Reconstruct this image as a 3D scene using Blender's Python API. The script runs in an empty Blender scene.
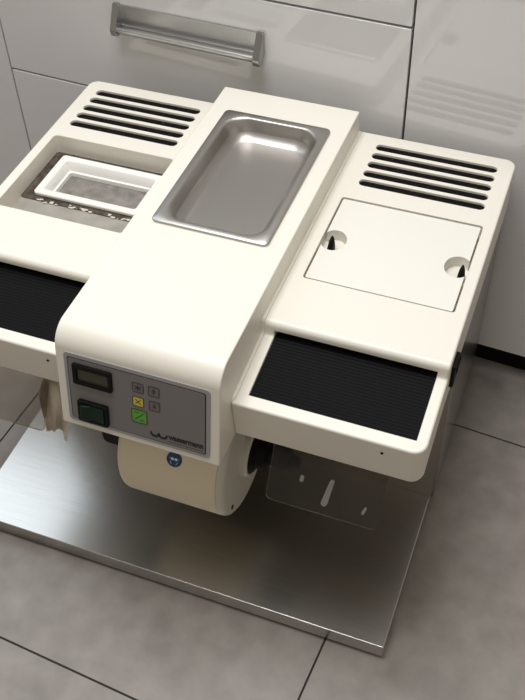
import bpy, bmesh, math, random
from mathutils import Vector, Matrix
random.seed(4)
C = bpy.context.scene.collection
PI = math.pi

# ------------------------------------------------------------------ materials
def mat(name, col, rough=.5, metal=0., coat=0., **kw):
    m = bpy.data.materials.new(name); m.use_nodes = True
    b = m.node_tree.nodes['Principled BSDF']
    b.inputs['Base Color'].default_value = (*col, 1)
    b.inputs['Roughness'].default_value = rough
    b.inputs['Metallic'].default_value = metal
    if coat:
        b.inputs['Coat Weight'].default_value = coat
        b.inputs['Coat Roughness'].default_value = .03
    for k, v in kw.items():
        b.inputs[k.replace('_', ' ')].default_value = v
    return m
def nodes(m): return m.node_tree.nodes, m.node_tree.links, m.node_tree.nodes['Principled BSDF']
def noise_bump(m, scale, strength, dist=.001, stretch=(1, 1, 1), detail=2):
    n, l, b = nodes(m)
    tc = n.new('ShaderNodeTexCoord'); mp = n.new('ShaderNodeMapping'); mp.inputs['Scale'].default_value = stretch
    t = n.new('ShaderNodeTexNoise'); t.inputs['Scale'].default_value = scale; t.inputs['Detail'].default_value = detail
    bp = n.new('ShaderNodeBump'); bp.inputs['Strength'].default_value = strength; bp.inputs['Distance'].default_value = dist
    l.new(tc.outputs['Object'], mp.inputs[0]); l.new(mp.outputs[0], t.inputs['Vector'])
    l.new(t.outputs['Fac'], bp.inputs['Height']); l.new(bp.outputs[0], b.inputs['Normal'])
def noise_col(m, c1, c2, scale, detail=4, stretch=(1, 1, 1), lo=.35, hi=.65, rough=None):
    n, l, b = nodes(m)
    tc = n.new('ShaderNodeTexCoord'); mp = n.new('ShaderNodeMapping'); mp.inputs['Scale'].default_value = stretch
    t = n.new('ShaderNodeTexNoise'); t.inputs['Scale'].default_value = scale; t.inputs['Detail'].default_value = detail
    r = n.new('ShaderNodeValToRGB')
    r.color_ramp.elements[0].position = lo; r.color_ramp.elements[0].color = (*c1, 1)
    r.color_ramp.elements[1].position = hi; r.color_ramp.elements[1].color = (*c2, 1)
    l.new(tc.outputs['Object'], mp.inputs[0]); l.new(mp.outputs[0], t.inputs['Vector'])
    l.new(t.outputs['Fac'], r.inputs[0]); l.new(r.outputs[0], b.inputs['Base Color'])
    if rough:
        mr = n.new('ShaderNodeMapRange'); mr.inputs['To Min'].default_value = rough[0]; mr.inputs['To Max'].default_value = rough[1]
        l.new(t.outputs['Fac'], mr.inputs[0]); l.new(mr.outputs[0], b.inputs['Roughness'])

M = {}
M['cream'] = mat('cream powder coat', (.775, .745, .66), .40); noise_bump(M['cream'], 900, .05, .0004)
M['cover'] = mat('warm white cover plastic', (.775, .755, .685), .42); noise_bump(M['cover'], 900, .05, .0004)
M['drum'] = mat('beige motor paint', (.74, .66, .50), .45); noise_bump(M['drum'], 700, .05, .0004)
M['cap'] = mat('grey beige end cap', (.56, .54, .47), .4)
M['white'] = mat('white plastic', (.82, .81, .77), .4)
M['steel'] = mat('brushed stainless steel', (.50, .49, .47), .34, 1.)
noise_col(M['steel'], (.50, .49, .465), (.55, .535, .51), 60, 3, (.15, 6, 1), .3, .7, (.262, .272))
M['pedestal'] = mat('stainless side sheet', (.38, .355, .335), .24, 1.); noise_bump(M['pedestal'], 30, .05, .0004, (1, 1, 40))
M['tray'] = mat('satin tray steel', (.47, .45, .425), .38, 1.)
noise_bump(M['tray'], 60, .03, .0003, (20, 1, 1))
M['chrome'] = mat('chrome', (.42, .42, .42), .10, 1.)
M['alu'] = mat('satin aluminium', (.62, .62, .62), .28, 1.)
M['rubber'] = mat('black rubber', (.004, .004, .0045), .65, Specular_IOR_Level=.12)
M['black'] = mat('black plastic', (.005, .005, .005), .5, Specular_IOR_Level=.15)
M['mesh'] = mat('black filter mesh', (.006, .006, .006), .7, Specular_IOR_Level=.1)
noise_col(M['mesh'], (.003, .003, .003), (.20, .20, .19), 700, 1, lo=.70, hi=.80)
M['foam'] = mat('dirty brown foam', (.06, .045, .03), .9)
noise_col(M['foam'], (.035, .026, .018), (.10, .08, .06), 120, 4); noise_bump(M['foam'], 400, .6, .002)
M['ledge'] = mat('dusty ledge', (.40, .37, .32), .7)
noise_col(M['ledge'], (.28, .26, .225), (.34, .32, .28), 40, 2)
M['felt'] = mat('grey felt', (.24, .225, .20), .95)
noise_col(M['felt'], (.17, .155, .14), (.27, .25, .225), 60, 6); noise_bump(M['felt'], 500, .6, .002)
M['plaster'] = mat('plaster crumbs', (.62, .57, .47), .9)
M['panelrim'] = mat('panel rim grey', (.31, .31, .31), .4)
M['panel'] = mat('panel grey', (.185, .172, .170), .42)
M['ink'] = mat('black print', (.012, .012, .014), .5)
M['lcd'] = mat('dark lcd', (.045, .048, .028), .2)
M['rocker'] = mat('dark green rocker', (.004, .022, .012), .3, Specular_IOR_Level=.2)
M['yellow'] = mat('yellow key', (.62, .50, .05), .45)
M['green'] = mat('green key', (.10, .36, .03), .45)
M['key'] = mat('grey brown key', (.155, .13, .13), .45)
M['keyline'] = mat('dark key outline', (.045, .038, .038), .5)
M['snow'] = mat('purple grey key', (.16, .135, .155), .45)
M['blue'] = mat('sticker blue', (.010, .045, .15), .35)
M['stickwhite'] = mat('sticker white', (.70, .75, .82), .4)
M['acrylic'] = mat('scuffed clear acrylic', (.62, .59, .54), .08, Transmission_Weight=.98, IOR=1.14)
M['scuff'] = mat('white scuff', (.34, .32, .28), .7, Alpha=.45)
M['film'] = mat('dusty plastic film', (.36, .29, .20), .45, Transmission_Weight=.22, IOR=1.15)
noise_col(M['film'], (.36, .30, .22), (.62, .56, .46), 40, 5, (1, 1, .4)); noise_bump(M['film'], 60, .3, .003)
M['lacquer'] = mat('gloss grey white lacquer', (.72, .715, .725), .10, coat=1.)
M['carcass'] = mat('dark gap carcass', (.05, .047, .045), .6)
M['plinth'] = mat('black plinth', (.006, .006, .006), .6, Specular_IOR_Level=.1)
M['worktop'] = mat('grey worktop', (.35, .34, .32), .4)
M['wall'] = mat('white wall', (.75, .73, .70), .8)
M['tile'] = mat('taupe stone tile', (.2, .18, .165), .42)
noise_col(M['tile'], (.235, .211, .190), (.325, .298, .272), 24, 12, (1, 1, 1), .3, .7, (.38, .55)); noise_bump(M['tile'], 160, .10, .001, detail=5)
M['grout'] = mat('dark grout', (.035, .031, .028), .9)

# ------------------------------------------------------------------ builders
OFF = {}
def obj(name, bm_or_me, m, parent=None, sharp=35, label=None):
    if isinstance(bm_or_me, bmesh.types.BMesh):
        me = bpy.data.meshes.new(name); bm_or_me.to_mesh(me); bm_or_me.free()
    else:
        me = bm_or_me; me.name = name
    o = bpy.data.objects.new(name, me); C.objects.link(o)
    me.materials.clear(); me.materials.append(M[m])
    if parent is not None:
        off = OFF[parent.name]; OFF[o.name] = off
        me.transform(Matrix.Translation(-off))
        o.parent = parent
    else:                                       # top-level mesh: origin at its base
        cs = [v.co for v in me.vertices]
        off = Vector(((min(c.x for c in cs)+max(c.x for c in cs))/2, (min(c.y for c in cs)+max(c.y for c in cs))/2, min(c.z for c in cs)))
        me.transform(Matrix.Translation(-off)); o.location = off; OFF[o.name] = off
    if sharp and not me.get('kept'):
        for p in me.polygons: p.use_smooth = True
        me.set_sharp_from_angle(angle=math.radians(sharp))
    if label: o['label'] = label
    return o
def thing(name, label, cat, loc, group=None):
    o = bpy.data.objects.new(name, None); C.objects.link(o); o.location = loc; o.empty_display_size = .05
    OFF[o.name] = Vector(loc); o['label'] = label; o['category'] = cat
    if group: o['group'] = group
    return o
def tag(o, label, cat, group=None):
    o['label'] = label; o['category'] = cat
    if group: o['group'] = group
    return o
def struct(o): o['kind'] = 'structure'; return o

def rrect(x0, x1, y0, y1, r, n=6):
    """rounded rectangle; r scalar or four radii: (x0,y0) (x1,y0) (x1,y1) (x0,y1)"""
    rs = r if isinstance(r, (tuple, list)) else (r,)*4
    P = []
    for (cx, cy, a, rr) in ((x0+rs[0], y0+rs[0], PI, rs[0]), (x1-rs[1], y0+rs[1], 1.5*PI, rs[1]), (x1-rs[2], y1-rs[2], 0, rs[2]), (x0+rs[3], y1-rs[3], .5*PI, rs[3])):
        k = n if rr > 1e-6 else 0
        for i in range(k+1):
            t = a+(.5*PI*i/k if k else 0); P.append((cx+rr*math.cos(t), cy+rr*math.sin(t)))
    return P
def fillet(pts, n=5):
    """polygon of (x, y, r) with rounded corners"""
    out = []; N = len(pts)
    for i in range(N):
        p = Vector(pts[i][:2]); r = pts[i][2]
        if r <= 0: out.append(tuple(p)); continue
        a = (Vector(pts[i-1][:2])-p).normalized(); b = (Vector(pts[(i+1) % N][:2])-p).normalized()
        ang = a.angle(b); d = r/math.tan(ang/2)
        s, e = p+a*d, p+b*d
        c = p+(a+b).normalized()*(r/math.sin(ang/2))
        v0, v1 = s-c, e-c; tot = v0.angle_signed(v1)
        for k in range(n+1):
            t = -tot*k/n; out.append((c.x+v0.x*math.cos(t)-v0.y*math.sin(t), c.y+v0.x*math.sin(t)+v0.y*math.cos(t)))
    return out
def prism(bm, poly, h0, h1, f=None):
    """poly in 2D extruded h0..h1; f maps (a, b, h) to xyz"""
    f = f or (lambda a, b, h: (a, b, h))
    A = [bm.verts.new(f(a, b, h0)) for a, b in poly]; B = [bm.verts.new(f(a, b, h1)) for a, b in poly]
    n = len(poly)
    fs = [bm.faces.new(A), bm.faces.new(B)]
    for i in range(n): fs.append(bm.faces.new((A[i], A[(i+1) % n], B[(i+1) % n], B[i])))
    bmesh.ops.recalc_face_normals(bm, faces=fs)
    return fs
yz = lambda a, b, h: (h, a, b)
def box(bm, x0, x1, y0, y1, z0, z1): return prism(bm, [(x0, y0), (x1, y0), (x1, y1), (x0, y1)], z0, z1)
def loft(bm, rings, cap0=False, cap1=False):
    R = [[bm.verts.new(p) for p in r] for r in rings]; n = len(R[0]); fs = []
    for a, b in zip(R, R[1:]):
        for i in range(n): fs.append(bm.faces.new((a[i], a[(i+1) % n], b[(i+1) % n], b[i])))
    if cap0: fs.append(bm.faces.new(R[0][::-1]))
    if cap1: fs.append(bm.faces.new(R[-1]))
    bmesh.ops.recalc_face_normals(bm, faces=fs)
def lathe_x(bm, prof, yc, zc, n=56, cap=True):
    """prof: list of (x, r); turned round the x axis through (yc, zc)"""
    rings = [[(x, yc+r*math.cos(2*PI*i/n), zc+r*math.sin(2*PI*i/n)) for i in range(n)] for x, r in prof]
    loft(bm, rings, cap, cap)
def arc(cx, cy, r, a0, a1, n=6): return [(cx+r*math.cos(math.radians(a0+(a1-a0)*i/n)), cy+r*math.sin(math.radians(a0+(a1-a0)*i/n))) for i in range(n+1)]
def bake(bm, cutters=None, bevel=0, seg=3, angle=40, pre_bevel=0, pre_seg=4):
    """solid minus cutters, edges rounded, weighted normals; returns a finished mesh"""
    me = bpy.data.meshes.new('tmp'); bm.to_mesh(me); bm.free()
    o = bpy.data.objects.new('tmp', me); C.objects.link(o); tmp = [o]
    if pre_bevel:
        b = o.modifiers.new('pb', 'BEVEL'); b.width = pre_bevel; b.segments = pre_seg; b.limit_method = 'ANGLE'; b.angle_limit = math.radians(45)
    for cb in cutters or []:
        cm = bpy.data.meshes.new('cut'); cb.to_mesh(cm); cb.free()
        c = bpy.data.objects.new('cut', cm); C.objects.link(c); tmp.append(c)
        d = o.modifiers.new('d', 'BOOLEAN'); d.operation = 'DIFFERENCE'; d.solver = 'EXACT'; d.object = c
    if bevel:
        b = o.modifiers.new('b', 'BEVEL'); b.width = bevel; b.segments = seg; b.limit_method = 'ANGLE'; b.angle_limit = math.radians(angle)
    dg = bpy.context.evaluated_depsgraph_get()
    out = bpy.data.meshes.new_from_object(o.evaluated_get(dg), preserve_all_data_layers=False, depsgraph=dg)
    for p in out.polygons: p.use_smooth = True
    out.set_sharp_from_angle(angle=math.radians(50))
    for t in tmp: bpy.data.objects.remove(t)
    # weighted normals so that big flat faces stay flat
    o2 = bpy.data.objects.new('tmp2', out); C.objects.link(o2)
    w = o2.modifiers.new('w', 'WEIGHTED_NORMAL'); w.keep_sharp = True; w.weight = 100
    dg = bpy.context.evaluated_depsgraph_get()
    fin = bpy.data.meshes.new_from_object(o2.evaluated_get(dg), preserve_all_data_layers=True, depsgraph=dg)
    bpy.data.objects.remove(o2); fin['kept'] = 1
    return fin
def P(*polys):                                     # several prisms in one new bmesh: (poly, h0, h1[, f])
    bm = bmesh.new()
    for p in polys: prism(bm, *p)
    return bm
def tube(bm, pts, r, n=8):
    pts = [Vector(p) for p in pts]; rings = []
    for i, p in enumerate(pts):
        t = (pts[min(i+1, len(pts)-1)]-pts[max(i-1, 0)]).normalized()
        u = t.orthogonal().normalized(); v = t.cross(u)
        rings.append([p+r*(u*math.cos(2*PI*k/n)+v*math.sin(2*PI*k/n)) for k in range(n)])
    loft(bm, rings, True, True)

# ------------------------------------------------------------------ setting: floor
TK = -.0757
ta = math.atan(TK); tx = Vector((math.cos(ta), math.sin(ta), 0)); ty = Vector((-math.sin(ta), math.cos(ta), 0))
bm = bmesh.new()
S = .640; g = .0016
org = Vector((-.0843, .0042, 0)); org = org+ty*((Vector((.0024, .4467, 0))-org).dot(ty))
def fl(a, b, h): v = org+tx*a+ty*b; return (v.x, v.y, h)
for i in range(-4, 4):
    for j in range(-5, 2):
        poly = rrect(i*S+g, (i+1)*S-g, j*S+g, (j+1)*S-g, .0008, 2)
        prism(bm, poly, -.012, 0, fl)
struct(obj('floor', bm, 'tile'))
bm = bmesh.new(); prism(bm, [(-4*S, -5*S), (4*S, -5*S), (4*S, 2*S), (-4*S, 2*S)], -.03, -.0015, fl)
struct(obj('trim_grout', bm, 'grout'))

# ------------------------------------------------------------------ setting: cabinets (a run turned a little to the machine)
CK = -.0546
ca = math.atan(CK); cu = Vector((math.cos(ca), math.sin(ca), 0)); cn = Vector((math.sin(ca), -math.cos(ca), 0)); CO = Vector((-.3, .605, 0))
def cab(a, d, z): v = CO+cu*a+cn*d; return (v.x, v.y, z)      # a along the run, d out of the front plane
fr = lambda a, z, d: cab(a, d, z)
def panel_front(a0, a1, z0, z1): return bake(P((rrect(a0, a1, z0, z1, .0025, 3), -.019, 0, fr)), bevel=.0012, seg=2)
G1, GL, ZB = .1335, -.5765, .0575
Z1, Z2 = .6225, .4048
gap = .0016
def carcass(a0, a1): return P(([(a0, ZB+.004), (a1, ZB+.004), (a1, .852), (a0, .852)], -.56, -.0195, fr))
dc = thing('drawer_cabinet', 'glossy grey-white drawer cabinet with a metal handle, directly behind the dental machine', 'cabinet', cab((G1+GL)/2, -.2, 0))
obj('carcass', carcass(GL+.0005, G1-.0005), 'carcass', dc)
def handle(par, a0, a1, zt, zb):
    h = obj('handle', P(), 'alu', par) if False else None
    h0 = zt; bm = bmesh.new()
    # trough profile (d, z): back plate on the front, curved bottom, lip standing out
    prof = [(.001, zt), (.001, zb+.010)]+[(.011+.010*math.cos(math.radians(t)), zb+.010+.010*math.sin(math.radians(t))) for t in range(180, 346, 15)]+[(.0215, zb+.011)]
    prof = [(d, z) for d, z in prof]
    outer = prof; inner = []
    N = len(prof)
    for i, (d, z) in enumerate(prof):
        p0 = Vector(prof[max(i-1, 0)]); p1 = Vector(prof[min(i+1, N-1)]); t = (p1-p0).normalized(); nn = Vector((-t.y, t.x))
        inner.append((d+nn.x*.0022, z+nn.y*.0022))
    ring = outer+inner[::-1]
    loft(bm, [[cab(a, d, z) for d, z in ring] for a in (a0+.011, a1-.011)], True, True)
    h = obj('handle', bm, 'alu', par, sharp=40)
    for (e0, e1) in ((a0, a0+.011), (a1-.011, a1)):
        cap = fillet([(.0008, zt+.002, .001), (.006, zt+.002, .003), (.020, zb+.018, .008), (.0245, zb+.010, .003), (.022, zb-.001, .004), (.009, zb-.003, .008), (.0008, zb+.010, .001)], 4)
        obj('end_cap', bake(P((cap, e0, e1, lambda a, b, hh: cab(hh, a, b))), bevel=.0012, seg=2), 'chrome', h, label='bright chrome end of the handle')
    return h
for (z0, z1) in ((Z1+.0018, .845), (Z2+gap, Z1-.0018), (ZB, Z2-gap)):
    d_ = obj('drawer', panel_front(GL+gap, G1-gap, z0, z1), 'lacquer', dc)
    zt = z1-.050
    handle(d_, -.3445, -.090, zt, zt-.044)
rc = thing('base_cabinet', 'glossy grey-white cabinet with one plain door, right of the drawer cabinet', 'cabinet', cab(G1+.35, -.2, 0))
obj('carcass', carcass(G1+.0005, G1+.6995), 'carcass', rc); obj('door', panel_front(G1+gap, G1+.7-gap, ZB, .845), 'lacquer', rc)
lc = thing('base_cabinet', 'glossy grey-white cabinet with one plain door, left of the drawer cabinet', 'cabinet', cab(GL-.35, -.2, 0))
obj('carcass', carcass(GL-.6995, GL-.0005), 'carcass', lc); obj('door', panel_front(GL-.7+gap, GL-gap, ZB, .845), 'lacquer', lc)
struct(obj('baseboard_back', P(([(GL-.7, 0), (G1+.7, 0), (G1+.7, ZB+.003), (GL-.7, ZB+.003)], -.040, -.024, fr)), 'plinth'))
tag(obj('worktop', bake(P(([(GL-.72, .853), (G1+.72, .853), (G1+.72, .890), (GL-.72, .890)], -.585, .018, fr)), bevel=.002), 'worktop'), 'grey worktop lying along the top of the kitchen cabinets', 'worktop')
struct(obj('wall_back', P(([(-2.2, 0), (2.2, 0), (2.2, 2.5), (-2.2, 2.5)], -.70, -.587, fr)), 'wall'))

# ------------------------------------------------------------------ the machine
XL, XR = -.6655, 0.
XC = (XL+XR)/2
mc = thing('dental_polishing_machine', 'cream two-place polishing machine with a grey control panel, standing on a steel plate', 'machine', (XC, .28, 0))
HP = .0338
# base plate: folded sheet, and its feet
obj('base_plate', bake(P((rrect(XL, XR, 0, .572, .002, 2), .007, HP)), bevel=.0022, seg=3), 'steel', mc, label='flat brushed stainless steel base plate')
for fx in (XL+.05, XR-.05):
    for fy in (.05, .52):
        bm = bmesh.new(); prism(bm, arc(fx, fy, .018, 0, 345, 23), 0, .0085); obj('foot', bm, 'black', mc)
PF = .2665
obj('pedestal', bake(P((rrect(XL-.0045, XR+.0045, PF, .572, .0015, 2), HP, .380)), bevel=.001, seg=2), 'pedestal', mc, label='brownish reflecting stainless steel pedestal')

# shells left and right: profile in (y, z), front to back
ZS = .4606
ZBOT = .385
prof = fillet([(.0515, .3600, 0), (.0455, .4255, 0), (.152, .4400, .003), (.1535, ZS, .008), (.572, ZS, 0), (.572, ZBOT, 0), (.150, ZBOT, 0)], 5)
FX = .0040                                           # flange beside the control housing
MX0, MX1 = -.4387, -.2265
mt_s = .1273; MZ = lambda y: .4448+mt_s*(y-.2)
PK0, PK1 = .2430, .4150                              # pocket in y
sl_y = [.4547+.0217*i for i in range(5)]
def shell(mirror):
    X = (lambda x: 2*XC-x) if mirror else (lambda x: x)
    rx = lambda a, b: (min(X(a), X(b)), max(X(a), X(b)))
    a, b = rx(MX1, .0080)
    body = P((prof, a, b, yz))
    ox = a if mirror else b
    es = [e for e in body.edges if all(abs(v.co.x-ox) < 1e-6 for v in e.verts) and abs(e.verts[0].co.z-e.verts[1].co.z) > .02 and (e.verts[0].co.y > .57 or e.verts[0].co.y < .06)]
    bmesh.ops.bevel(body, geom=es, offset=.016, segments=7, profile=.5, affect='EDGES')
    cut = []
    slots = bmesh.new()
    for y in sl_y:
        s0, s1 = rx(-.1889-.0035, -.0182+.0035); prism(slots, rrect(s0, s1, y-.0074, y+.0074, .0072, 6), .446, .49)
    cut.append(slots)
    p0, p1 = rx(-.2045, -.0080)
    pk = bmesh.new()
    if mirror:
        p1 = MX0+.001 if False else p1
        prism(pk, rrect(p0, p1, PK0+.002, PK1+.003, .006, 4), .4285, .5)
        cut.append(pk)
        pk2 = bmesh.new(); prism(pk2, rrect(-.634, -.4865, .316, .398, .004, 3), .398, .45); cut.append(pk2)
    else:
        prism(pk, rrect(p0, p1, PK0, PK1, .004, 3), .4430, .5); cut.append(pk)
    m0, m1 = rx(-.210, -.006)
    mp = bmesh.new()
    prism(mp, [(.0625, MZ(.0625)-.0040), (.172, MZ(.172)-.0040), (.172, .4480), (.150, .4480), (.150, .50), (.0625, .50)], m0, m1, yz)
    cut.append(mp)
    return bake(body, cut, bevel=.0011, seg=2, angle=38, pre_bevel=.0085, pre_seg=5), rx
for mir in (False, True):
    me, rx = shell(mir)
    sh = obj('side_housing', me, 'cream', mc, label='cream side housing with %s, %s of the control panel' % (('a closed filter lid', 'right') if not mir else ('an open filter bay', 'left')))
    # dark filter cloth seen through the five slots
    a, b = rx(-.198, -.010)
    bm = bmesh.new(); box(bm, a, b, .444, .553, .440, .4566); obj('vent_mesh', bm, 'mesh', sh)
    # ribbed mat on the arm rest
    a, b = rx(-.2095, -.0065)
    bm = bmesh.new(); n = 23; y0, y1 = .0637, .1685; ring = []
    for i in range(n):
        for k, (f, h) in enumerate(((0, 0), (.15, .0001), (.32, .0006), (.5, .0009), (.68, .0006), (.85, .0001))):
            y = y0+(y1-y0)*(i+f)/n; ring.append((y, MZ(y)+h-.0024))
    ring.append((y1, MZ(y1)-.0024)); ring += [(y1, MZ(y1)-.0039), (y0, MZ(y0)-.0039)]
    prism(bm, ring, a, b, yz)
    obj('rubber_mat', bm, 'rubber', sh, sharp=30, label='black ribbed rubber arm rest mat')
    for sx in (-.041,) if not mir else (-.047, -.19):
        xx = (2*XC-sx) if mir else sx
        bm = bmesh.new(); prism(bm, arc(xx, .408, .0018, 0, 330, 11), -.0505, -.0462, lambda p, q, h: (p, -h, q)); obj('screw', bm, 'black', sh)
# base flange strips along both sides of the control housing
fl_prof = fillet([(.052, .372, .003), (.0475, MZ(.0475)+.0030, .008), (.150, MZ(.15)+.0035, .006), (.1535, ZS+.0025, .007), (.570, ZS+.0025, .004), (.570, .372, .002)], 5)
obj('flange', bake(P((fl_prof, MX0-FX, MX1+FX, yz)), bevel=.0016, seg=2), 'cream', mc)

# right filter lid with its two latches
lx0, lx1, ly0, ly1 = -.2020, -.0108, PK0+.0020, PK1-.0034
ncut = [P(([(-.1885+.0172*math.cos(t*PI/12), .3245+.0205*math.sin(t*PI/12)) for t in range(24)], .4, .5)), P(([(-.0225+.0175*math.cos(t*PI/12), .3260+.0205*math.sin(t*PI/12)) for t in range(24)], .4, .5)),
        P(([(-.0262, .3125), (.01, .3125), (.01, .3330), (-.0262, .3330)], .4, .5)), P(([(-.22, .3120), (-.1845, .3120), (-.1845, .3310), (-.22, .3310)], .4, .5))]
lid = obj('filter_lid', bake(P((rrect(lx0, lx1, ly0, ly1, .0025, 3), .4432, ZS-.0010)), ncut, bevel=.0011, seg=2), 'cover', mc, label='cream rectangular filter lid with a round finger notch at each side')
for x in (-.1905, -.0160):
    bm = bmesh.new()
    rings = []
    for t, hw, hy in ((0, .0050, .0105), (.35, .0048, .0095), (.7, .0036, .007), (.95, .0016, .0035), (1, .0004, .001)):
        z = .4430+.0240*t; rings.append([(x+hw*math.cos(2*PI*k/14), .3185+.004*t+hy*math.sin(2*PI*k/14), z) for k in range(14)])
    loft(bm, rings, True, True); obj('latch', bm, 'black', lid, label='small black latch in the finger notch')

# clip on the right outer side
bm = P((fillet([(.168, .408, .003), (.168, .446, .003), (.196, .446, .003), (.202, .408, .003)], 3), .0060, .0128, yz))
clip = obj('side_clip', bake(bm, bevel=.0012, seg=2), 'black', mc)
bm = bmesh.new(); prism(bm, rrect(.176, .198, .428, .438, .002, 3), .0122, .0145, yz); obj('tab', bm, 'black', clip)

# left filter bay: ledge, gasket, felt
bay = obj('bay_ledge', P((rrect(-.6565, -.4635, PK0+.003, .3125, .003, 3), .4287, .4297)), 'ledge', mc, label='dusty grey ledge of the open filter bay')
bm = bmesh.new()
def ringpoly(o, i, z0, z1):
    loft(bm, [[(a, b, z0) for a, b in o], [(a, b, z1) for a, b in o], [(a, b, z1) for a, b in i], [(a, b, z0) for a, b in i], [(a, b, z0) for a, b in o]])
ringpoly(rrect(-.6575, -.4625, .3015, .4155, .005), rrect(-.635, -.4855, .315, .399, .004), .4286, .4312)
obj('foam_gasket', bm, 'foam', mc, label='dirty dark brown foam seal in the open filter bay')
bm = bmesh.new(); prism(bm, rrect(-.6335, -.487, .3165, .3975, .003), .3982, .4145); obj('filter_pad', bm, 'felt', mc, label='grey felt at the bottom of the open filter bay')
bm = bmesh.new()
for i in range(34):
    cl = random.choice((.18, .42, .55, .80, .93)); t = min(1, max(.1, cl+random.gauss(0, .05))); x = -.645+.17*t; y = .3035+random.gauss(0, .0016); r = random.uniform(.0007, .0019)
    s = bmesh.ops.create_icosphere(bm, subdivisions=1, radius=r)
    for v in s['verts']: v.co = Vector((v.co.x*2.2*random.uniform(.7, 1.3)+x, v.co.y*random.uniform(.7, 1.2)+y, v.co.z*.6+.4306+r*.3))
o = obj('plaster_crumbs', bm, 'plaster', mc, label='line of pale plaster crumbs along the filter frame'); o['kind'] = 'stuff'

# the loose white filter frame
fo = lambda i, r: rrect(-.6405+i, -.4700-i, .3105+i, .4050-i, r, 5)
R_ = [(fo(.001, .005), .4315), (fo(0, .006), .4325), (fo(0, .006), .4360), (fo(.0012, .005), .4372), (fo(.0105, .004), .4372), (fo(.0120, .004), .4360), (fo(.0155, .004), .4220), (fo(.0185, .004), .4210), (fo(.0192, .003), .4150), (fo(.0170, .003), .4150), (fo(.0140, .003), .4200), (fo(.0115, .003), .4315), (fo(.001, .005), .4315)]
bm = bmesh.new(); loft(bm, [[(a, b, z) for a, b in p] for p, z in R_])
tag(obj('filter_frame', bm, 'white', sharp=40), 'loose white plastic rectangular frame lying in the open filter bay on the left', 'frame')

# control housing
t_ = .18166
fy = lambda z: .0016+(z-.3664)*t_
hp = fillet([(fy(.356), .356, .003), (fy(.4985), .4985, .030), (.5665, .4985, .004), (.5665, .372, .002), (.10, .372, .0), (.09, .356, .002)], 8)
ch = obj('control_housing', bake(P((hp, MX0, MX1, yz)), [P((rrect(-.4123+.012, -.2503-.012, .240+.012, .5049-.012, .03, 8), .465, .55))], pre_bevel=.0022, pre_seg=3), 'cream', mc, label='cream raised middle housing that carries the control panel')
obj('motor_bracket', bake(P((fillet([(-.420, .266, .008), (-.392, .266, 0), (-.392, .359, 0), (-.420, .359, 0)], 5), .045, .14, lambda a, b, h: (a, h, b))), bevel=.003, seg=2), 'black', mc, label='black bracket left of the motor drum')

# control panel in its own frame
PO = Vector((-.4282, .0016, .3664)); pv = Vector((0, .17874, .98390)); pn = Vector((0, -.98390, .17874))
def pf(a, b, h): v = PO+Vector((a, 0, 0))*.001+pv*(b*.001)+pn*(h*.001); return tuple(v)
cp = obj('control_panel', bake(P((rrect(1, 190, 0, 106.5, 6, 6), -1, 1.2, pf)), bevel=.0004, seg=2), 'panelrim', mc, label='grey rounded control panel')
bm = bmesh.new(); prism(bm, rrect(5.5, 185, 5, 101, 3.5, 5), 1.0, 1.45, pf); obj('panel_border', bm, 'ink', cp)
bm = bmesh.new(); prism(bm, rrect(6.6, 183.6, 6.0, 99.8, 3, 5), 1.0, 1.7, pf); obj('panel_face', bm, 'panel', cp, label='dark grey printed face of the panel')
dsp = bmesh.new()
o_, i_ = rrect(13, 65, 63.5, 94, 2.5, 4), rrect(18.5, 60.5, 69, 88, 1.5, 4)
loft(dsp, [[pf(a, b, h) for a, b in pl] for pl, h in ((o_, 1.6), (o_, 4.6), (rrect(13.8, 64.2, 64.3, 93.2, 2, 4), 5.2), (i_, 5.2), (i_, 2.2), (o_, 1.6))])
obj('display_bezel', dsp, 'black', cp)
bm = bmesh.new(); prism(bm, i_, 1.6, 2.6, pf); obj('display', bm, 'lcd', cp, label='dark olive display')
obj('switch_frame', bake(P((rrect(17, 57.5, 7.5, 39.5, 2, 4), 1.6, 7.0, pf)), [P((rrect(21, 53.5, 11.5, 35.5, 1, 3), 3, 20, pf))], bevel=.0006, seg=2), 'black', cp)
rk = [(22, 3.2), (22, 10.5), (27, 10.2), (37, 6.2), (52.8, 8.2), (52.8, 3.2)]
bm = bmesh.new(); prism(bm, rk, 12.2, 34.8, lambda a, h, b: pf(a, b, h)); obj('rocker_switch', bake(bm, bevel=.0008, seg=2), 'rocker', cp, label='dark green rocker switch')
def key(nm, a0, a1, b0, b1, m, lab):
    bm = bmesh.new(); prism(bm, rrect(a0, a1, b0, b1, 2, 4), 1.6, 2.0, pf); k0 = obj(nm, bm, m, cp, label=lab)
    bm = bmesh.new(); w = .9
    loft(bm, [[pf(a, b, h) for a, b in pl] for pl, h in ((rrect(a0, a1, b0, b1, 2, 4), 1.7), (rrect(a0, a1, b0, b1, 2, 4), 2.3), (rrect(a0+w, a1-w, b0+w, b1-w, 1.4, 4), 2.3), (rrect(a0+w, a1-w, b0+w, b1-w, 1.4, 4), 1.7))])
    return bm
def stroke(bm, pts, w, h=2.3):
    pts = [Vector(p) for p in pts]
    for p, q in zip(pts, pts[1:]):
        t = (q-p).normalized(); n_ = Vector((-t.y, t.x))*w/2
        prism(bm, [tuple(p+n_), tuple(p-n_), tuple(q-n_), tuple(q+n_)], 1.7, h, pf)
marks = key('key', 91, 105.8, 74.8, 89.4, 'snow', 'purple-grey key with a star symbol')
for an in (0, 60, 120):
    c_, s_ = math.cos(math.radians(an+30))*4.6, math.sin(math.radians(an+30))*4.6; stroke(marks, [(98.4-c_, 82-s_), (98.4+c_, 82+s_)], 1.2)
def merge(b):
    me = bpy.data.meshes.new('t'); b.to_mesh(me); b.free(); marks.from_mesh(me); bpy.data.meshes.remove(me)
merge(key('key', 111.8, 126.2, 74.8, 89.8, 'key', 'grey key with an arrow pointing up'))
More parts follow.
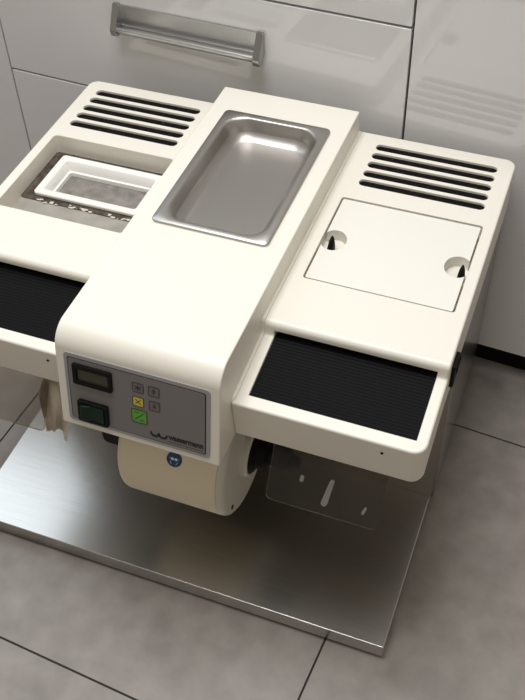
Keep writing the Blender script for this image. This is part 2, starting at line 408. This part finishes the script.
stroke(marks, [(119, 78.5), (119, 83)], 1.5); prism(marks, [(116, 82.3), (122, 82.3), (119, 86.6)], 1.7, 2.3, pf)
merge(key('key', 112, 126.4, 52.6, 67.6, 'key', 'grey key with an arrow pointing down'))
stroke(marks, [(119.2, 60), (119.2, 64.2)], 1.5); prism(marks, [(119.2, 56.2), (122.2, 60.5), (116.2, 60.5)], 1.7, 2.3, pf)
merge(key('key', 90.6, 105.4, 53, 68, 'yellow', 'yellow key with a cross'))
stroke(marks, [(94.5, 57), (101.5, 64)], .9); stroke(marks, [(94.5, 64), (101.5, 57)], .9)
merge(key('key', 88.3, 109, 27, 48, 'green', 'larger green key with a slanted stroke'))
stroke(marks, [(92.5, 31.5), (104.8, 43.5)], 1.0); stroke(marks, [(92.5, 43), (97.5, 43)], .8); stroke(marks, [(99.5, 32), (104.5, 32)], .8)
obj('key_symbols', marks, 'keyline', cp, sharp=0)
# maker's sign: two linked bowls, the name and a fine line under it
logo = bmesh.new()
for cx in (118.4, 129.0):
    o1 = arc(cx, 17.5, 6.4, 172, 368, 18); i1 = arc(cx, 18.6, 4.1, 368, 172, 18)
    prism(logo, o1+i1, 1.6, 2.1, pf)
def text_mesh(s, h, width, a0, b0, bold=.0):
    cu_ = bpy.data.curves.new('t', 'FONT'); cu_.body = s; cu_.size = 1; cu_.offset = bold; cu_.extrude = .02; cu_.resolution_u = 3
    to = bpy.data.objects.new('t', cu_); C.objects.link(to)
    dg = bpy.context.evaluated_depsgraph_get(); me = bpy.data.meshes.new_from_object(to.evaluated_get(dg))
    bpy.data.objects.remove(to); bpy.data.curves.remove(cu_)
    xs = [v.co.x for v in me.vertices]; ys = [v.co.y for v in me.vertices]
    fx = width/(max(xs)-min(xs)); fy_ = h/(max(ys)-min(ys)); x0, y0 = min(xs), min(ys)
    for v in me.vertices: v.co = pf(a0+(v.co.x-x0)*fx, b0+(v.co.y-y0)*fy_, 1.9+v.co.z*8)
    return me
tm = text_mesh('wassermann', 6.6, 45.5, 136.2, 13.4, .035); logo.from_mesh(tm); bpy.data.meshes.remove(tm)
lg = obj('lettering', logo, 'ink', cp, sharp=0)
bm = bmesh.new(); prism(bm, [(136, 9.6), (181.5, 9.6), (181.5, 10.3), (136, 10.3)], 1.6, 1.9, pf); obj('print_line', bm, 'keyline', cp)

# motor drum under the housing
DY, DZ, DR = .120, .2375, .0975
dx0, dx1 = -.394, -.239
bm = bmesh.new()
lathe_x(bm, [(dx0, DR-.012)]+[(dx0+.012-.012*math.cos(math.radians(t)), DR-.012+.012*math.sin(math.radians(t))) for t in (15, 30, 45, 60, 75, 90)]+[(dx1-.012, DR), (dx1-.0105, DR-.001)], DY, DZ)
dr = obj('motor_drum', bm, 'drum', mc, label='beige round motor drum hanging under the control panel')
bm = bmesh.new()
lathe_x(bm, [(dx1-.0105, DR-.0015), (dx1-.009, DR-.0003), (dx1-.006, DR-.0005), (dx1-.003, DR-.002), (dx1-.0008, DR-.0055), (dx1, DR-.010), (dx1+.001, .045), (dx1+.001, .01)], DY, DZ)
ec = obj('end_cap', bm, 'cap', dr, label='greyish end cap of the motor drum')
bm = bmesh.new(); lathe_x(bm, [(dx1+.0008, .040), (dx1+.009, .039), (dx1+.011, .037), (dx1+.011, .034), (dx1+.002, .0335)], DY, DZ, cap=False); obj('bearing_ring', bm, 'cap', dr)
bm = bmesh.new(); lathe_x(bm, [(dx1+.001, .032), (dx1+.014, .030), (dx1+.016, .024), (dx1+.030, .024), (dx1+.032, .017), (dx1+.060, .015), (dx1+.062, .010), (dx1+.075, .008)], DY, DZ); obj('spindle', bm, 'black', dr)
bm = bmesh.new(); lathe_x(bm, [(dx0+.001, .036), (dx0-.010, .035), (dx0-.012, .026), (dx0-.030, .026), (dx0-.032, .017), (dx0-.055, .013), (dx0-.07, .008)], DY, DZ); obj('spindle', bm, 'black', dr)
for an in (215, 95, 335):
    yy = DY+.083*math.cos(math.radians(an)); zz = DZ+.083*math.sin(math.radians(an))
    bm = bmesh.new(); prism(bm, [(yy+.0035*math.cos(t*PI/6), zz+.0035*math.sin(t*PI/6)) for t in range(12)], dx1-.002, dx1+.0012, yz); obj('screw', bm, 'black', dr)
# round blue goggles sign, bent round the drum
def on_drum(cx, ang, a, b, h):
    t = math.radians(ang)-b/DR                     # angle measured from -y towards +z is (180-ang)
    return (cx+a, DY+(DR+h)*math.cos(t), DZ+(DR+h)*math.sin(t))
def disc(cx, ang, poly, h0, h1): 
    bm = bmesh.new(); prism(bm, poly, h0, h1, lambda a, b, h: on_drum(cx, ang, a, b, h)); return bm
SX, SA = -.3085, 149
st = obj('safety_sticker', disc(SX, SA, arc(0, 0, .0108, 0, 350, 35), .0002, .0006), 'blue', dr, label='round blue sticker with a head wearing goggles')
bm = disc(SX, SA, arc(0, -.0008, .0066, 200, 340, 14)+[(.0062, .001), (.0048, .0062), (0, .0078), (-.0048, .0062), (-.0062, .001)], .0006, .0008)
for s_ in (-1, 1):
    pass
obj('sticker_head', bm, 'blue', st)
bm = bmesh.new()
for cx in (-.0026, .0026):
    prism(bm, [(cx+.0021*math.cos(t*PI/8), .0006+.0019*math.sin(t*PI/8)) for t in range(16)], .0008, .0011, lambda a, b, h: on_drum(SX, SA, a, b, h))
prism(bm, [(-.001, .0002), (.001, .0002), (.001, .001), (-.001, .001)], .0008, .0011, lambda a, b, h: on_drum(SX, SA, a, b, h))
for s_ in (-1, 1):
    prism(bm, [(s_*.0048, .0005), (s_*.0066, .0012), (s_*.0066, .0018), (s_*.0048, .0011)], .0008, .0011, lambda a, b, h: on_drum(SX, SA, a, b, h))
    prism(bm, [(s_*.0052, -.0030), (s_*.0058, -.0030), (s_*.0034, -.0072), (s_*.0029, -.0068)], .0008, .0011, lambda a, b, h: on_drum(SX, SA, a, b, h))
obj('sticker_goggles', bm, 'stickwhite', st)

# clear splash shields under both arm rests
s0 = Vector((0, .020, .2895)); s1 = Vector((0, .0755, .389)); sd = (s1-s0).normalized(); sn = Vector((0, -sd.z, sd.y)); SL = (s1-s0).length
for mir in (False, True):
    a, b = (-.1760, -.0315) if not mir else (2*XC+.0315, 2*XC+.1760)
    f = lambda p, q, h: (p, *(s0+sd*q+sn*h).yz)
    sh = obj('splash_shield', bake(P((rrect(a, b, 0, SL, (.008, .008, 0, 0), 5), 0, .003, f)), bevel=.0006, seg=2), 'acrylic', mc, label='scuffed clear plastic splash shield under the %s arm rest' % ('right' if not mir else 'left'))
    if not mir:
        x0 = -.098
        for pl in ([(x0-.008, .014, .003), (x0-.001, .050, .003), (x0+.005, .052, .002), (x0+.003, .035, .003), (x0+.001, .017, .003), (x0-.002, .012, .002)],
                   [(x0-.039, .036, .001), (x0-.038, .046, .001), (x0-.033, .045, .001), (x0-.034, .037, .001)],
                   [(x0+.043, .018, .001), (x0+.047, .028, .001), (x0+.050, .027, .001), (x0+.047, .016, .001)]):
            bm = bmesh.new(); prism(bm, fillet(pl, 3), .0031, .0033, f); obj('scuff_mark', bm, 'scuff', sh, label='whitish scuff on the clear shield')

# ------------------------------------------------------------------ dusty film hanging beside the panel
bm = bmesh.new()
nu, nv = 16, 18
g_ = []
for j in range(nv+1):
    v = j/nv; row = []
    for i in range(nu+1):
        u = i/nu
        w = .017+.013*math.sin(PI*min(1, .12+v*.78))
        x = -.471+(u-.5)*2*w+.002*math.sin(9*v+5*u)
        y = .052-.030*v+.012*math.sin(u*PI*1.2+.4)+.003*math.sin(7*u+4*v)+.002*math.sin(17*u)
        z = .384-(.098+.008*math.sin(PI*u)+.003*math.sin(u*13)+.0025*math.sin(u*29+1)-.014*max(0, u-.7)/.3)*v
        row.append(bm.verts.new((x, y, z)))
    g_.append(row)
for j in range(nv):
    for i in range(nu): bm.faces.new((g_[j][i], g_[j][i+1], g_[j+1][i+1], g_[j+1][i]))
bmesh.ops.recalc_face_normals(bm, faces=bm.faces[:])
bmesh.ops.solidify(bm, geom=bm.faces[:], thickness=.0008)
tag(obj('plastic_film', bm, 'film', sharp=0), 'crumpled dusty brown plastic film hanging under the left arm rest beside the control panel', 'plastic film')

# ------------------------------------------------------------------ steel tray in the top
px0, px1, py0, py1 = -.4123, -.2503, .240, .5049
def tr(i, r, z): return [(a, b, z) for a, b in rrect(px0+i, px1-i, py0+i, py1-i, r, 8)]
ZM = .4985
rings = [tr(.0012, .007, ZM+.0004), tr(0, .008, ZM+.0008), tr(0, .008, ZM+.0028), tr(.0008, .0075, ZM+.0036), tr(.0095, .027, ZM+.0036), tr(.0112, .029, ZM+.0030), tr(.0125, .031, ZM+.0008)]
for t in range(0, 91, 15):
    c_, s_ = math.cos(math.radians(t)), math.sin(math.radians(t)); rings.append(tr(.0165+.012*(1-c_), .033-.008*(1-c_), ZM-.014-.012*s_))
rings.append(tr(.034, .016, ZM-.0262))
inner = [tr(.034, .016, ZM-.0272), tr(.0285, .021, ZM-.0272), tr(.0155, .033, ZM-.014), tr(.0118, .031, ZM-.0004), tr(.0012, .007, ZM+.0004)]
bm = bmesh.new()
vr = [[bm.verts.new(p) for p in r] for r in rings+inner]
n = len(vr[0])
for k, (a, b) in enumerate(zip(vr, vr[1:])):
    if k == len(rings)-1: continue
    for i in range(n): bm.faces.new((a[i], a[(i+1) % n], b[(i+1) % n], b[i]))
bm.faces.new(vr[len(rings)-1]); bm.faces.new(vr[len(rings)][::-1])
bmesh.ops.remove_doubles(bm, verts=bm.verts[:], dist=1e-6)
bmesh.ops.recalc_face_normals(bm, faces=bm.faces[:])
tag(obj('steel_tray', bm, 'tray', sharp=55), 'shallow rectangular stainless steel tray set into the top of the middle housing', 'tray')

# ------------------------------------------------------------------ light
def area(name, loc, target, sx, sy, power, col):
    l = bpy.data.lights.new(name, 'AREA'); l.shape = 'RECTANGLE'; l.size = sx; l.size_y = sy; l.energy = power; l.color = col
    o = bpy.data.objects.new(name, l); C.objects.link(o); o.location = loc
    o.rotation_euler = (Vector(target)-Vector(loc)).to_track_quat('-Z', 'Y').to_euler(); return o
area('window_daylight', (-1.75, 1.16, 1.85), (-.5, -.1, .5), 1.6, 1.3, 16, (.78, .89, 1.))
area('ceiling_lamp', (-.42, .18, 2.4), (-.3, .2, .2), 1.1, .9, 37, (.98, .985, 1.))
w = bpy.data.worlds.new('room light'); bpy.context.scene.world = w; w.use_nodes = True
w.node_tree.nodes['Background'].inputs[0].default_value = (1., .90, .77, 1); w.node_tree.nodes['Background'].inputs[1].default_value = .36

# ------------------------------------------------------------------ camera
cam = bpy.data.cameras.new('camera'); co = bpy.data.objects.new('camera', cam); C.objects.link(co)
cam.sensor_width = 36; cam.lens = 36*975.508/700; cam.clip_start = .02
Rm = ((.9365519769610348, -.2535727941119244, -.24201494279620217), (.3496733300580321, .6276441291935377, .6955511550813588), (-.024473591818610443, -.73604598034033, .6764889933534312))
rot = Matrix([[Rm[i][0], Rm[i][2], -Rm[i][1]] for i in range(3)]).to_4x4()
co.matrix_world = Matrix.Translation((.085755, -.620387, 1.314231)) @ rot
sc = bpy.context.scene; sc.camera = co
vs = sc.view_settings
sc.display_settings.display_device = 'sRGB'
vs.view_transform = 'Standard'; vs.look = 'None'; vs.gamma = 1; vs.use_curve_mapping = False; vs.exposure = 0.
